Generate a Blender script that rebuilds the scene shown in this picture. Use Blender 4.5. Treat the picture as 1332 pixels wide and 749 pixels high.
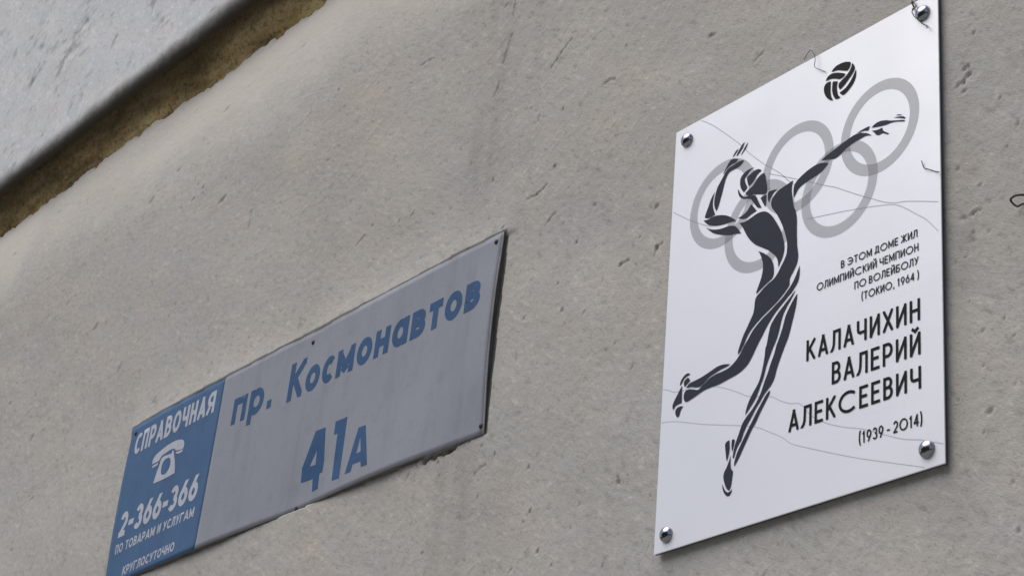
import bpy, math, random
import numpy as np
from mathutils import Vector, Matrix
from mathutils.geometry import delaunay_2d_cdt

for o in list(bpy.data.objects): bpy.data.objects.remove(o)
S = bpy.context.scene
COL = S.collection
Z0 = 2.20                                   # height of the plaque's lower edge above the pavement

# ------------------------------------------------------------------ camera, light, exposure
CAM_LOC = (1.55240041, -1.28031524, Z0 + -0.61714208)
CAM_YAW, CAM_PITCH, CAM_ROLL, CAM_LENS = -0.96861205, 0.42802920, 0.11693702, 68.7344
cd = bpy.data.cameras.new('camera'); cam = bpy.data.objects.new('camera', cd); COL.objects.link(cam)
f = Vector((math.sin(CAM_YAW)*math.cos(CAM_PITCH), math.cos(CAM_YAW)*math.cos(CAM_PITCH), math.sin(CAM_PITCH)))
r = Vector((math.cos(CAM_YAW), -math.sin(CAM_YAW), 0)); u = r.cross(f)
r2 = math.cos(CAM_ROLL)*r + math.sin(CAM_ROLL)*u; u2 = -math.sin(CAM_ROLL)*r + math.cos(CAM_ROLL)*u
m = Matrix.Identity(4)
for i in range(3):
    m[i][0], m[i][1], m[i][2], m[i][3] = r2[i], u2[i], -f[i], CAM_LOC[i]
cam.matrix_world = m
cd.lens = CAM_LENS; cd.sensor_width = 36; cd.clip_start = .05; cd.clip_end = 2000
S.camera = cam

SUN_EL, SUN_AZ = math.radians(58), math.radians(-154)    # azimuth from +Y, clockwise: front left of the wall
w = bpy.data.worlds.new('World'); S.world = w; w.use_nodes = True
nt = w.node_tree; bg = nt.nodes['Background']
sky = nt.nodes.new('ShaderNodeTexSky'); sky.sky_type = 'NISHITA'; sky.sun_disc = False
sky.sun_elevation = SUN_EL; sky.sun_rotation = SUN_AZ
sky.air_density = 1.0; sky.dust_density = 2.5; sky.ozone_density = 0.6
nt.links.new(sky.outputs[0], bg.inputs[0]); bg.inputs[1].default_value = .105
sd = bpy.data.lights.new('sun', 'SUN'); sd.energy = 1.5; sd.angle = math.radians(60); sd.color = (1, .965, .92)
sun = bpy.data.objects.new('sun', sd); COL.objects.link(sun)
sdir = Vector((math.sin(SUN_AZ)*math.cos(SUN_EL), math.cos(SUN_AZ)*math.cos(SUN_EL), math.sin(SUN_EL)))
sun.rotation_euler = sdir.to_track_quat('Z', 'Y').to_euler(); sun.location = sdir*30
S.view_settings.view_transform = 'Standard'; S.view_settings.look = 'None'
S.view_settings.exposure = 0.53; S.view_settings.gamma = 1; S.view_settings.use_curve_mapping = False

# ------------------------------------------------------------------ materials
def mat(name, col, rough=.6, metal=0., spec=.5):
    mt = bpy.data.materials.new(name); mt.use_nodes = True
    b = mt.node_tree.nodes['Principled BSDF']
    b.inputs['Base Color'].default_value = (*col, 1); b.inputs['Roughness'].default_value = rough
    b.inputs['Metallic'].default_value = metal; b.inputs['Specular IOR Level'].default_value = spec
    return mt
class N:
    """small helper to wire nodes"""
    def __init__(s, mt): s.t = mt.node_tree; s.b = s.t.nodes['Principled BSDF']; s.c = s.t.nodes.new('ShaderNodeTexCoord').outputs['Object']
    def noise(s, scale, detail=4, rough=.55, stretch=None, dist=0.):
        n = s.t.nodes.new('ShaderNodeTexNoise'); n.inputs['Scale'].default_value = scale
        n.inputs['Detail'].default_value = detail; n.inputs['Roughness'].default_value = rough; n.inputs['Distortion'].default_value = dist
        c = s.c
        if stretch == 'slant':
            sp = s.t.nodes.new('ShaderNodeSeparateXYZ'); cb = s.t.nodes.new('ShaderNodeCombineXYZ'); s.t.links.new(c, sp.inputs[0])
            s.t.links.new(s.math('MULTIPLY', sp.outputs[0], .62), cb.inputs[0]); s.t.links.new(sp.outputs[1], cb.inputs[1])
            s.t.links.new(s.math('ADD', sp.outputs[2], s.math('MULTIPLY', sp.outputs[0], .42)), cb.inputs[2]); c = cb.outputs[0]
        elif stretch:
            mp = s.t.nodes.new('ShaderNodeMapping'); mp.inputs['Scale'].default_value = stretch[0]; mp.inputs['Rotation'].default_value = stretch[1]
            s.t.links.new(c, mp.inputs[0]); c = mp.outputs[0]
        s.t.links.new(c, n.inputs['Vector']); return n.outputs['Fac']
    def ramp(s, fac, stops):
        n = s.t.nodes.new('ShaderNodeValToRGB'); e = n.color_ramp.elements
        while len(e) < len(stops): e.new(.5)
        for el, (p, c) in zip(e, stops):
            el.position = p; el.color = (*c, 1) if len(c) == 3 else c
        s.t.links.new(fac, n.inputs[0]); return n.outputs[0]
    def mix(s, fac, a, b, mode='MIX'):
        n = s.t.nodes.new('ShaderNodeMix'); n.data_type = 'RGBA'; n.blend_type = mode
        for sock, v in ((n.inputs[0], fac), (n.inputs[6], a), (n.inputs[7], b)):
            if hasattr(v, 'links'): s.t.links.new(v, sock)
            else: sock.default_value = v if isinstance(v, float) else (*v, 1)
        return n.outputs[2]
    def math(s, op, a, b=0.):
        n = s.t.nodes.new('ShaderNodeMath'); n.operation = op
        for sock, v in ((n.inputs[0], a), (n.inputs[1], b)):
            if hasattr(v, 'links'): s.t.links.new(v, sock)
            else: sock.default_value = v
        return n.outputs[0]
    def attr(s, name):
        n = s.t.nodes.new('ShaderNodeAttribute'); n.attribute_name = name; return n.outputs['Fac']
    def bump(s, h, dist, strength=1., prev=None):
        n = s.t.nodes.new('ShaderNodeBump'); n.inputs['Distance'].default_value = dist; n.inputs['Strength'].default_value = strength
        s.t.links.new(h, n.inputs['Height'])
        if prev: s.t.links.new(prev, n.inputs['Normal'])
        return n.outputs[0]
    def out(s, col=None, nrm=None, rough=None):
        if col is not None: s.t.links.new(col, s.b.inputs['Base Color'])
        if nrm is not None: s.t.links.new(nrm, s.b.inputs['Normal'])
        if rough is not None: s.t.links.new(rough, s.b.inputs['Roughness'])

def plaster(name, base, warm, cool, dirt_shade, bumpk=1.):
    mt = mat(name, base, .93, spec=.2); n = N(mt)
    SQ = 'slant'; big = n.noise(2.1, 5, .6, SQ); mid = n.noise(12, 7, .66, SQ); fine = n.noise(100, 5, .68, SQ); grit = n.noise(430, 3, .65, SQ)
    c = n.mix(n.ramp(big, [(.40, (0, 0, 0)), (.60, (1, 1, 1))]), warm, cool)
    c = n.mix(n.ramp(n.noise(7.5, 4, .6, SQ), [(.5, (0, 0, 0)), (.66, (.7, .7, .7))]), c, tuple(a*b for a, b in zip(base, (.97, 1.0, 1.06))))
    c = n.mix(n.ramp(n.noise(9.7, 5, .6, SQ), [(.5, (0, 0, 0)), (.68, (.7, .7, .7))]), c, tuple(a*b for a, b in zip(base, (1.12, 1.05, 1.03))))
    c = n.mix(n.ramp(mid, [(.4, (0, 0, 0)), (.7, (.5, .5, .5))]), c, tuple(x*.84 for x in base))
    c = n.mix(n.ramp(fine, [(.32, (.62, .62, .62)), (.44, (0, 0, 0))]), c, tuple(x*.6 for x in base))
    c = n.mix(n.ramp(grit, [(.33, (.55, .55, .55)), (.45, (0, 0, 0))]), c, tuple(x*.64 for x in base))
    c = n.mix(n.ramp(fine, [(.57, (0, 0, 0)), (.68, (.6, .6, .6))]), c, tuple(min(x*1.3, .8) for x in base))
    c = n.mix(n.attr('lit_band'), c, tuple(a*b for a, b in zip(base, (1.32, 1.29, 1.27))))
    c = n.mix(n.attr('grime_shade'), c, dirt_shade)
    b = n.bump(mid, .0035*bumpk, .4); b = n.bump(fine, .0010*bumpk, .6, b); b = n.bump(grit, .0006*bumpk, .9, b)
    n.out(c, b)
    return mt
WALL = plaster('grey_plaster', (.418, .398, .360), (.442, .408, .366), (.402, .397, .369), (.13, .118, .105))
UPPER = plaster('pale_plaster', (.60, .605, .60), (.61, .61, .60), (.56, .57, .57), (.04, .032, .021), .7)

JOINT = mat('brown_filler', (.16, .11, .06), .95, spec=.1); n = N(JOINT)
a1 = n.noise(16, 6, .7, ((.35, 1, 1), (0, 0, 0))); a2 = n.noise(120, 4, .6)
c = n.ramp(a1, [(.3, (.10, .066, .028)), (.46, (.38, .275, .125)), (.66, (.56, .435, .22))])
c = n.mix(n.ramp(a2, [(.35, (.5, .5, .5)), (.5, (0, 0, 0))]), c, (.03, .022, .014))
c = n.mix(n.attr('grime_shade'), c, (.035, .027, .016))
n.out(c, n.bump(a2, .004, .8, n.bump(a1, .012, .8)))

PLAQUE = mat('white_plate', (.72, .73, .77), .42, .28); n = N(PLAQUE); PLAQUE.node_tree.nodes['Principled BSDF'].inputs['Coat Weight'].default_value = .25; PLAQUE.node_tree.nodes['Principled BSDF'].inputs['Coat Roughness'].default_value = .16
s1 = n.noise(5, 4, .6); s2 = n.noise(160, 3, .5)
c = n.mix(n.ramp(s1, [(.4, (0, 0, 0)), (.75, (.35, .35, .35))]), (.735, .74, .765), (.68, .686, .715))
n.out(c, n.bump(n.noise(150, 4, .6, ((.04, 1, 1), (0, 0, 0))), .00012, .6, n.bump(n.noise(3.2, 2, .4), .012, .35)), n.ramp(s1, [(.3, (.38,)*3), (.7, (.52,)*3)]))
PLAQUE_CORE = mat('plate_core', (.035, .035, .037), .6)

def ink(name, col, rough=.6):
    mt = mat(name, col, rough, spec=.12); n = N(mt); q = n.noise(220, 3, .6)
    n.out(n.mix(n.ramp(q, [(.35, (.3, .3, .3)), (.6, (0, 0, 0))]), col, tuple(x*1.25 for x in col)))
    return mt
INK = ink('charcoal_ink', (.027, .032, .044)); BLACK = ink('black_ink', (.008, .008, .009)); HAIR = ink('grey_line', (.47, .48, .52))
RING = mat('grey_translucent_ink', (.30, .30, .315), .42)
t = RING.node_tree; tr = t.nodes.new('ShaderNodeBsdfTransparent'); mx = t.nodes.new('ShaderNodeMixShader'); mx.inputs[0].default_value = .41
t.links.new(tr.outputs[0], mx.inputs[1]); t.links.new(t.nodes['Principled BSDF'].outputs[0], mx.inputs[2]); t.links.new(mx.outputs[0], t.nodes['Material Output'].inputs[0])
CHROME = mat('chrome', (.30, .30, .31), .13, 1.); n = N(CHROME); n.out(nrm=n.bump(n.noise(120, 3), .0006, .35))

def weathered(name, col, dark, light, rough=.6):
    mt = mat(name, col, rough, spec=.15); n = N(mt)
    a = n.noise(4.5, 5, .6); b = n.noise(38, 5, .65); c_ = n.noise(260, 3, .6); st = n.noise(9, 4, .6, ((3.2, 1, .35), (0, 0, 0)))
    c = n.mix(n.ramp(a, [(.38, (0, 0, 0)), (.66, (.8, .8, .8))]), col, light)
    c = n.mix(n.ramp(st, [(.5, (0, 0, 0)), (.75, (.5, .5, .5))]), c, dark)
    c = n.mix(n.ramp(b, [(.3, (.45, .45, .45)), (.47, (0, 0, 0))]), c, dark)
    c = n.mix(n.ramp(c_, [(.32, (.35, .35, .35)), (.45, (0, 0, 0))]), c, dark)
    n.out(c, n.bump(b, .0006, .3))
    return mt
SIGN_GREY = weathered('faded_grey_film', (.244, .256, .288), (.20, .208, .228), (.276, .291, .325))
SIGN_BLUE = weathered('faded_blue_film', (.056, .115, .225), (.05, .088, .165), (.062, .138, .245))
SIGN_NAVY = weathered('faded_navy_letters', (.027, .072, .168), (.024, .052, .115), (.042, .105, .215))
SIGN_WHITE = weathered('faded_white_letters', (.42, .44, .49), (.34, .355, .40), (.45, .47, .52))
SIGN_EDGE = weathered('bare_sheet_edge', (.34, .325, .31), (.17, .16, .15), (.38, .37, .35))
SIGN_BACK = mat('dark_sheet_back', (.05, .05, .05), .7)
SCREW = mat('rusty_screw', (.05, .042, .036), .55, .6)
THREAD = mat('grey_thread', (.13, .125, .12), .8)
WIRE = mat('rusty_wire', (.05, .035, .026), .8)

# ------------------------------------------------------------------ object helpers
def tag(o, label=None, cat=None, group=None, kind=None):
    if label: o['label'] = label
    if cat: o['category'] = cat
    if group: o['group'] = group
    if kind: o['kind'] = kind
    return o
def empty(name, M, label, cat):
    o = bpy.data.objects.new(name, None); o.empty_display_size = .1; COL.objects.link(o); o.matrix_world = M
    return tag(o, label, cat)
def obj(name, verts, faces, mt, parent=None, smooth=False, attrs=None):
    me = bpy.data.meshes.new(name); me.from_pydata([tuple(v) for v in verts], [], [tuple(q) for q in faces]); me.update()
    for x in (mt if isinstance(mt, (list, tuple)) else [mt]): me.materials.append(x)
    if smooth: me.shade_smooth()
    for k, v in (attrs or {}).items():
        at = me.attributes.new(k, 'FLOAT', 'POINT'); at.data.foreach_set('value', np.asarray(v, np.float32))
    o = bpy.data.objects.new(name, me); COL.objects.link(o)
    if parent: o.parent = parent
    return o
def grid_obj(name, X, Y, Z, mt, parent=None, attrs=None):
    """structured grid (rows, cols) -> smooth mesh facing -Y, built straight from numpy"""
    R, Cn = X.shape
    co = np.stack([X, Y, Z], -1).reshape(-1, 3).astype(np.float32)
    i = np.arange(R*Cn).reshape(R, Cn)
    q = np.stack([i[:-1, :-1], i[:-1, 1:], i[1:, 1:], i[1:, :-1]], -1).reshape(-1, 4).astype(np.int32)
    me = bpy.data.meshes.new(name); me.vertices.add(len(co)); me.vertices.foreach_set('co', co.ravel())
    me.loops.add(q.size); me.loops.foreach_set('vertex_index', q.ravel())
    me.polygons.add(len(q)); me.polygons.foreach_set('loop_start', np.arange(0, q.size, 4, dtype=np.int32))
    me.polygons.foreach_set('loop_total', np.full(len(q), 4, np.int32))
    me.update(calc_edges=True); me.shade_smooth(); me.materials.append(mt)
    for k, v in (attrs or {}).items():
        at = me.attributes.new(k, 'FLOAT', 'POINT'); at.data.foreach_set('value', np.asarray(v, np.float32).ravel())
    o = bpy.data.objects.new(name, me); COL.objects.link(o)
    if parent: o.parent = parent
    return o

# ------------------------------------------------------------------ noise on arrays
def _hash(ix, iy, seed):
    h = (ix.astype(np.int64)*374761393 + iy.astype(np.int64)*668265263 + seed*974711) & 0xffffffff
    h = ((h ^ (h >> 13))*1274126177) & 0xffffffff
    return ((h ^ (h >> 16)) & 0xffff)/65535.0
def vnoise(x, y, seed=0):
    ix = np.floor(x); iy = np.floor(y); fx = x-ix; fy = y-iy
    fx = fx*fx*fx*(fx*(fx*6-15)+10); fy = fy*fy*fy*(fy*(fy*6-15)+10)
    a = _hash(ix, iy, seed); b = _hash(ix+1, iy, seed); c = _hash(ix, iy+1, seed); d = _hash(ix+1, iy+1, seed)
    return (a*(1-fx)+b*fx)*(1-fy)+(c*(1-fx)+d*fx)*fy*1.0
def fbm(x, y, seed=0, octs=4, g=.5):
    s = 0; a = 1; t = 0
    for k in range(octs):
        s = s + a*(vnoise(x*2**k, y*2**k, seed+17*k)-.5); t += a; a *= g
    return s/t
def sstep(a, b, x):
    t = np.clip((x-a)/(b-a), 0, 1); return t*t*(3-2*t)
def rot(x, y, deg):
    c, s = math.cos(math.radians(deg)), math.sin(math.radians(deg)); return x*c+y*s, -x*s+y*c

# ------------------------------------------------------------------ traced data (millimetres on the plate, the sign or the wall)
FIG = [[(99.9,-74.4,1),(104.3,-69.3,0),(109.1,-66.6,1),(106.9,-69.9,0),(101.9,-74.1,1)],[(105.9,-75.2,1),(110.8,-68.9,0),(115.2,-64.4,0),(119.4,-62.8,1),(115.4,-68.7,0),(111,-73.2,0),(107.2,-75.8,1)],[(113.2,-77.4,1),(117.5,-72.2,0),(121.2,-68,0),(125,-64.9,1),(121.6,-70.8,0),(117,-75.1,0),(114.1,-77.6,1)],[(85.5,-90,1),(89.9,-84.4,0),(93,-80.4,0),(96.8,-77.3,0),(102,-77.3,0),(109.4,-80.7,1),(105.6,-83,0),(98.4,-83.2,0),(91.9,-85.2,0),(86.6,-90.4,1)],[(119.1,-85.9,1),(114.4,-89.7,0),(107.9,-91.2,0),(100.1,-91.2,0),(94.2,-92.5,0),(89.9,-98,0),(87,-106.2,0),(85.1,-113.1,0),(82.5,-120.4,0),(79.6,-128.6,0),(76.6,-134.1,1),(73.7,-128.3,0),(72.4,-121.6,0),(73.3,-114.7,0),(76.4,-105.1,0),(80.7,-99.6,0),(85.5,-94.1,0),(89.5,-89.5,0),(94.6,-86.3,0),(102.4,-85.3,0),(111.5,-84.4,0)],[(72.9,-107.8,1),(70.6,-114.7,0),(69.8,-122.7,0),(71.5,-130.1,0),(74.6,-137.5,1),(68.2,-138.1,0),(62.9,-137.9,0),(57.8,-135.5,1),(59.2,-131,0),(62.8,-124.1,0),(66.9,-115.3,0)],[(55.6,-138.2,1),(63,-139.8,0),(69.6,-139.2,0),(77.6,-140.2,0),(87,-143.2,0),(96.3,-147.8,0),(104.4,-154,0),(109.6,-158.6,1),(100.7,-157.1,0),(90.2,-155.7,0),(81,-153.9,0),(71.6,-150.7,0),(63.4,-146.1,0)],[(60.2,-148.5,1),(67.8,-153.7,0),(77.2,-157.7,0),(86.5,-159.9,0),(97,-161,0),(105.5,-163.5,0),(110.2,-166.8,0),(114.3,-171.8,0),(118.1,-177.6,1),(109.3,-175,0),(100.2,-172.9,0),(89.6,-169,0),(77.5,-163.2,0),(69.3,-157.6,0)],[(136.2,-102,1),(129.2,-103.5,0),(124.2,-107.7,0),(121.1,-110.5,0),(122,-115.5,0),(124.8,-121.3,0),(125.2,-124,0),(119.9,-127,1),(115.8,-120.7,0),(113.9,-113.8,0),(114.9,-107,0),(120.2,-102.9,0),(127.8,-101.4,0)],[(128.1,-122.5,1),(125.9,-117.1,0),(125,-111.1,0),(129.4,-108.7,0),(135.7,-106.7,0),(142.1,-106.9,0),(146.6,-109.6,0),(147.1,-111,1),(141.7,-112.7,0),(138.6,-115.5,0),(134.3,-119.9,0)],[(151.3,-115.5,0),(153.3,-118.4,0),(155.2,-126.2,0),(157,-135.1,0),(156.6,-141,0),(154.2,-142.5,0),(145.9,-139.8,0),(136.9,-136.2,0),(127.9,-134.2,0),(124.7,-132.2,0),(123.6,-129.5,0),(127.6,-127.5,0),(135.2,-124.3,0),(141.3,-118.6,0),(146.3,-116,0)],[(111.2,-119.5,1),(113.4,-124.3,0),(116.8,-129.2,0),(121.5,-133.6,0),(128,-134.9,0),(133.1,-135.9,0),(138.9,-138.9,0),(140.9,-141.7,1),(145,-149.9,0),(149.4,-157.8,1),(143.4,-155.4,0),(137.4,-147.9,0),(132,-140.5,0),(128.1,-138.2,0),(120.3,-135.4,0),(114.3,-130.8,0),(111.4,-124.5,0)],[(147.4,-145.2,1),(151.1,-144.2,0),(156.1,-144.1,1),(156.3,-150.2,0),(155.9,-156.1,0),(154.8,-158.6,1),(151.4,-152.8,0)],[(158.9,-144.2,1),(161,-142,0),(172.9,-144.2,1),(167.4,-146.6,0),(162.6,-151.2,0),(160.9,-156,1),(158.8,-150.2,0)],[(112,-156.5,1),(117.4,-156.4,0),(126.2,-153.7,0),(132.9,-147.2,1),(136.3,-151.5,0),(141.6,-158.4,1),(134.1,-159.7,0),(127.8,-161.3,0),(121.4,-160.9,0)],[(115.2,-163.9,1),(124.2,-165.5,0),(133,-164.3,0),(141.8,-162.7,0),(149.3,-163,0),(155.6,-165,0),(162,-169.9,0),(168.5,-177.8,0),(174.9,-188.2,0),(180.8,-199.2,0),(184.1,-209.2,0),(185.7,-216.9,0),(185.6,-223.6,0),(183.4,-230.6,0),(180,-236.1,0),(177.7,-240.5,1),(176.9,-233,0),(173.6,-226.1,0),(168.6,-220.8,0),(161,-213.7,0),(152.1,-207.5,0),(141.9,-200.4,0),(134,-192.5,0),(128,-184.3,0),(123.4,-176.2,0),(120,-170.4,0)],[(197.1,-143,1),(195.4,-147.8,0),(195,-155.6,0),(196.4,-164,0),(198.6,-175.6,0),(201.6,-181.7,0),(203.5,-192.1,0),(203.8,-203.9,0),(204.1,-214.6,0),(204.2,-214,0),(204.8,-223.9,0),(206.5,-234.1,0),(206.4,-240.7,0),(204.4,-246.7,0),(200.8,-252,0),(195.1,-259.5,0),(194.7,-266.3,0),(190.1,-271.3,0),(183.1,-276.5,0),(174.9,-281.3,0),(165.4,-285.7,0),(155.9,-290.1,0),(146.4,-295.4,0),(138,-301.2,0),(132.2,-307.9,0),(128.9,-313.8,0),(124.3,-319.9,0),(120.1,-323.3,1),(120.5,-318.7,0),(127.1,-304.3,0),(132.9,-295.8,0),(138.1,-288,0),(141.5,-282.5,0),(143.1,-275.4,0),(143.8,-267.9,0),(146.3,-263.5,0),(151.1,-260.8,0),(155.3,-258.1,0),(162.5,-254.8,0),(170.8,-252,0),(176.7,-247.4,0),(181.4,-241.3,0),(186,-235.3,0),(189.4,-228.9,0),(190.3,-220.5,0),(189.7,-214.1,0),(186.3,-202.2,0),(181.1,-189.5,0),(174.6,-177.2,0),(168.1,-167.8,0),(164.9,-162.5,0),(164.6,-155.5,0),(168.8,-150.1,0),(176,-146.5,0),(184.6,-144.9,0)],[(146,-209.7,1),(153.6,-214.4,0),(161.2,-220.6,0),(166.3,-226.3,0),(169.6,-233.3,0),(170.8,-239.5,0),(170.6,-246.2,0),(167.8,-250.4,0),(160,-253.5,0),(149.7,-258.1,0),(145.2,-260.6,1),(145.7,-257.6,0),(148.9,-251.1,0),(152.3,-243.6,0),(154.2,-235.6,0),(154.1,-227.8,0),(152,-220.2,0),(148.6,-213.1,0)],[(209.2,-249.3,1),(209.4,-256,0),(208.7,-263.3,0),(206.5,-268.2,0),(199.1,-275.9,0),(191.6,-280.8,0),(182.2,-287,0),(174.1,-292.8,0),(167.1,-299.4,0),(161.3,-306,0),(155.6,-313.5,0),(149.2,-321.6,0),(143.1,-330.4,0),(136.2,-338.5,0),(127.8,-343.4,0),(118.1,-346.1,0),(105.8,-347.5,0),(92.1,-349.1,0),(77,-348.8,0),(66.8,-349.6,0),(58,-351.7,0),(43.3,-354.7,0),(39.4,-354,0),(37.2,-350.8,0),(36.6,-345.9,0),(38.6,-341.9,0),(43.7,-341.1,0),(51.6,-343.2,0),(59.5,-346,0),(62.7,-344.6,0),(70.2,-341.1,0),(77.6,-337.7,0),(87.6,-335.9,0),(97.7,-335.7,0),(106.4,-334.6,0),(112.5,-332.2,0),(118.5,-328.4,0),(124.4,-322.7,0),(130.2,-315.1,0),(135.9,-309.1,0),(141.8,-302.4,0),(148.9,-297.2,0),(157.2,-292.4,0),(166.7,-288,0),(175,-283.7,0),(184.4,-278.8,0),(191.3,-273.7,0),(198.2,-267.5,0),(203.4,-260.5,0),(207.3,-253.4,0)],[(203.8,-276.1,1),(202.1,-279.2,0),(196.4,-285.7,0),(190.7,-292.2,0),(186.2,-299.1,0),(183.5,-306.6,0),(181.3,-314.3,0),(178.6,-321.8,0),(172.1,-333,0),(167.6,-341.7,0),(163.7,-349.7,0),(161.1,-358.1,0),(157.8,-366.3,0),(157.6,-365.7,0),(154.9,-371.2,0),(152.1,-376.8,0),(149.3,-381.5,0),(144.7,-386.5,0),(138.9,-392.1,0),(134.3,-396.7,1),(135.8,-390.3,0),(138.6,-383.8,0),(143.1,-376.9,0),(148.8,-370.4,0),(153.4,-364.4,0),(156.3,-357.6,0),(158.9,-348.3,0),(160.9,-337.8,0),(161.8,-328.8,0),(163.3,-326.1,0),(164.8,-319.2,0),(166.4,-312.3,0),(168.5,-305.5,0),(173.1,-299.5,0),(180.1,-293.4,0),(188.2,-287.6,0),(196.3,-281.9,0)],[(206.6,-280.8,1),(205.9,-288.9,0),(204.4,-296.8,0),(202.2,-304.4,0),(199.5,-312.8,0),(196.9,-321.2,0),(193.6,-329.3,0),(189.9,-335.8,0),(184.9,-345.3,0),(179.4,-357.2,0),(175.6,-367.9,0),(171.7,-373.1,0),(168.1,-376.1,0),(161.2,-381.3,0),(155.5,-387.8,0),(149.8,-393.4,0),(145.2,-399.3,0),(139.5,-405.9,0),(136.1,-410.3,0),(132.7,-415.7,0),(129.5,-422.8,0),(125.5,-427.1,0),(122.1,-432.5,0),(119.4,-439.9,1),(117.6,-439.4,1),(118.5,-433.3,0),(120.6,-425.8,0),(126.6,-413.1,0),(131,-404.4,0),(136.8,-398.8,0),(143.8,-393.5,0),(149.6,-387.9,0),(155.2,-380.5,0),(158.6,-374.1,0),(161.3,-367.7,0),(166.4,-357.9,0),(170.2,-349,0),(174.7,-340.2,0),(177.9,-331.2,0),(182.4,-322.4,0),(186.2,-313.5,0),(189,-307,0),(185.5,-315.7,0),(187.7,-308.9,0),(190.4,-301.5,0),(194.3,-295.3,0),(200,-287.9,0)],[(169.6,-378.8,1),(170.1,-380.7,0),(168.4,-384.3,0),(163.9,-390.2,0),(157.1,-399.1,0),(150.4,-408.9,0),(144.7,-415.4,0),(139.1,-423.6,0),(133.5,-431.9,0),(127.9,-440.3,0),(123.4,-446.2,0),(120.5,-449.5,1),(120.4,-446.3,0),(121.4,-442.1,0),(124.1,-435.7,0),(128.6,-428.8,0),(139.8,-413.2,0),(145.5,-405.7,0),(152.3,-396.8,0),(159.1,-388.8,0),(164.8,-382.3,0)],[(115.6,-419.1,1),(118.4,-418.7,0),(119.7,-420.6,0),(118.7,-425.3,0),(116.7,-432.4,1),(115.3,-425.3,0)],[(111.7,-418,1),(112.3,-423.6,0),(112.3,-429.9,0),(110.8,-435.8,0),(108.8,-441.1,1),(107.2,-433,0),(106,-425.5,0),(105.5,-421.3,0),(107.5,-419.1,0)],[(114.4,-434.9,1),(114.5,-442.1,0),(115,-448.5,0),(116.4,-452,0),(118.7,-453.9,1),(118,-460,0),(117.1,-466.9,0),(115.6,-471.8,0),(113.3,-473.8,0),(110.1,-470.9,0),(106.7,-464.2,0),(104.8,-457.5,0),(105.5,-452.8,0),(108.9,-447.9,0),(112.8,-440.8,0)],[(103.1,-464.2,1),(105.8,-469.3,0),(109,-473.7,0),(112.1,-475.8,0),(115.7,-475.3,0),(118.7,-473.4,1),(117,-477.4,0),(114.2,-479.8,0),(111.1,-479.5,0),(107.3,-475.9,0),(104.6,-470.8,0)],[(108.9,-330.9,1),(102.5,-332,0),(93.8,-332.6,0),(85,-334.2,0),(76.3,-336.3,0),(68.8,-340.3,0),(62.6,-342.7,0),(56.1,-341.9,0),(48.2,-339.2,0),(39.6,-338,1),(45.2,-334.2,0),(55.6,-333.4,0),(67.1,-332.1,0),(78.4,-329.8,0),(88.5,-327.7,0),(98.6,-328.1,0)],[(29.1,-332.7,1),(30.4,-327.8,0),(34.1,-323.6,0),(39.8,-321,0),(44.9,-322.5,0),(44.2,-323.7,0),(38.7,-324.5,0),(35,-326.7,0),(31.9,-330.6,0)],[(37.1,-336,1),(36,-332.3,0),(36.4,-329.1,0),(40.8,-326.6,0),(43.5,-327.4,0),(45.7,-331.4,1),(41.3,-333.4,0)],[(33,-333.4,1),(33.2,-343,0),(33.5,-353.6,1),(27.6,-353.8,0),(23.1,-354.9,0),(20.7,-358.5,1),(18.8,-354.1,0),(20.7,-348.9,0),(25.5,-342.7,0),(30.4,-336.4,0)],[(36.4,-358.4,1),(32.7,-361.9,0),(30.5,-367.5,0),(28,-369.1,0),(25.2,-366,0),(23.9,-361.3,0),(25.9,-358.1,0),(31.1,-357.2,0)],[(248.9,-142.7,1),(243.7,-146.5,0),(235.5,-150.1,0),(224.9,-151.7,0),(214.2,-153.3,0),(205.9,-155.9,0),(201.2,-161,0),(198.6,-164.9,1),(197.9,-158.7,0),(198.5,-151,0),(202,-146.5,0),(211.5,-141.8,0),(222.2,-138.8,0),(231.7,-137.7,0),(240,-139.1,0)],[(238.2,-135.4,1),(244.6,-133.1,0),(255.1,-130.6,0),(263.3,-128.5,0),(272.4,-126.6,0),(283.9,-124.6,0),(291.9,-125,0),(298.7,-127.5,0),(304.4,-130.5,0),(310,-135.2,1),(302.1,-132.3,0),(294.2,-132.4,0),(283.9,-133.4,0),(273.6,-135.9,0),(264.4,-139.9,0),(257.5,-141,0),(249.3,-138.8,0)],[(287.5,-124,1),(294.1,-123.1,0),(300.9,-122.6,0),(307.2,-122.8,1),(304.9,-127.2,1),(298.7,-125,0)],[(309.4,-125.9,1),(314.5,-123.5,0),(321.2,-123.2,0),(329,-125.4,0),(335.6,-128.6,0),(345.4,-132.5,0),(354.7,-136.1,0),(354.1,-137.3,0),(344.4,-133.5,0),(336.7,-131.4,0),(329,-130.7,0),(320.1,-128.8,0)],[(310,-129.8,1),(317.8,-132,0),(324.3,-132.1,1),(325.1,-135.3,0),(327.8,-138.2,0),(333.9,-143.1,1),(331.1,-142.7,0),(324.5,-138.7,0),(320.1,-138.8,0),(316.2,-137.1,0),(313.4,-133.2,0)],[(339.4,-126.9,1),(346.6,-128.7,0),(353.1,-131.2,0),(355.8,-133.7,0),(354.2,-134.1,0),(346.6,-130.1,0)],[(342.7,-125.6,1),(346.6,-126.1,0),(352,-128.5,1),(347.7,-127.5,0)]]
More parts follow.
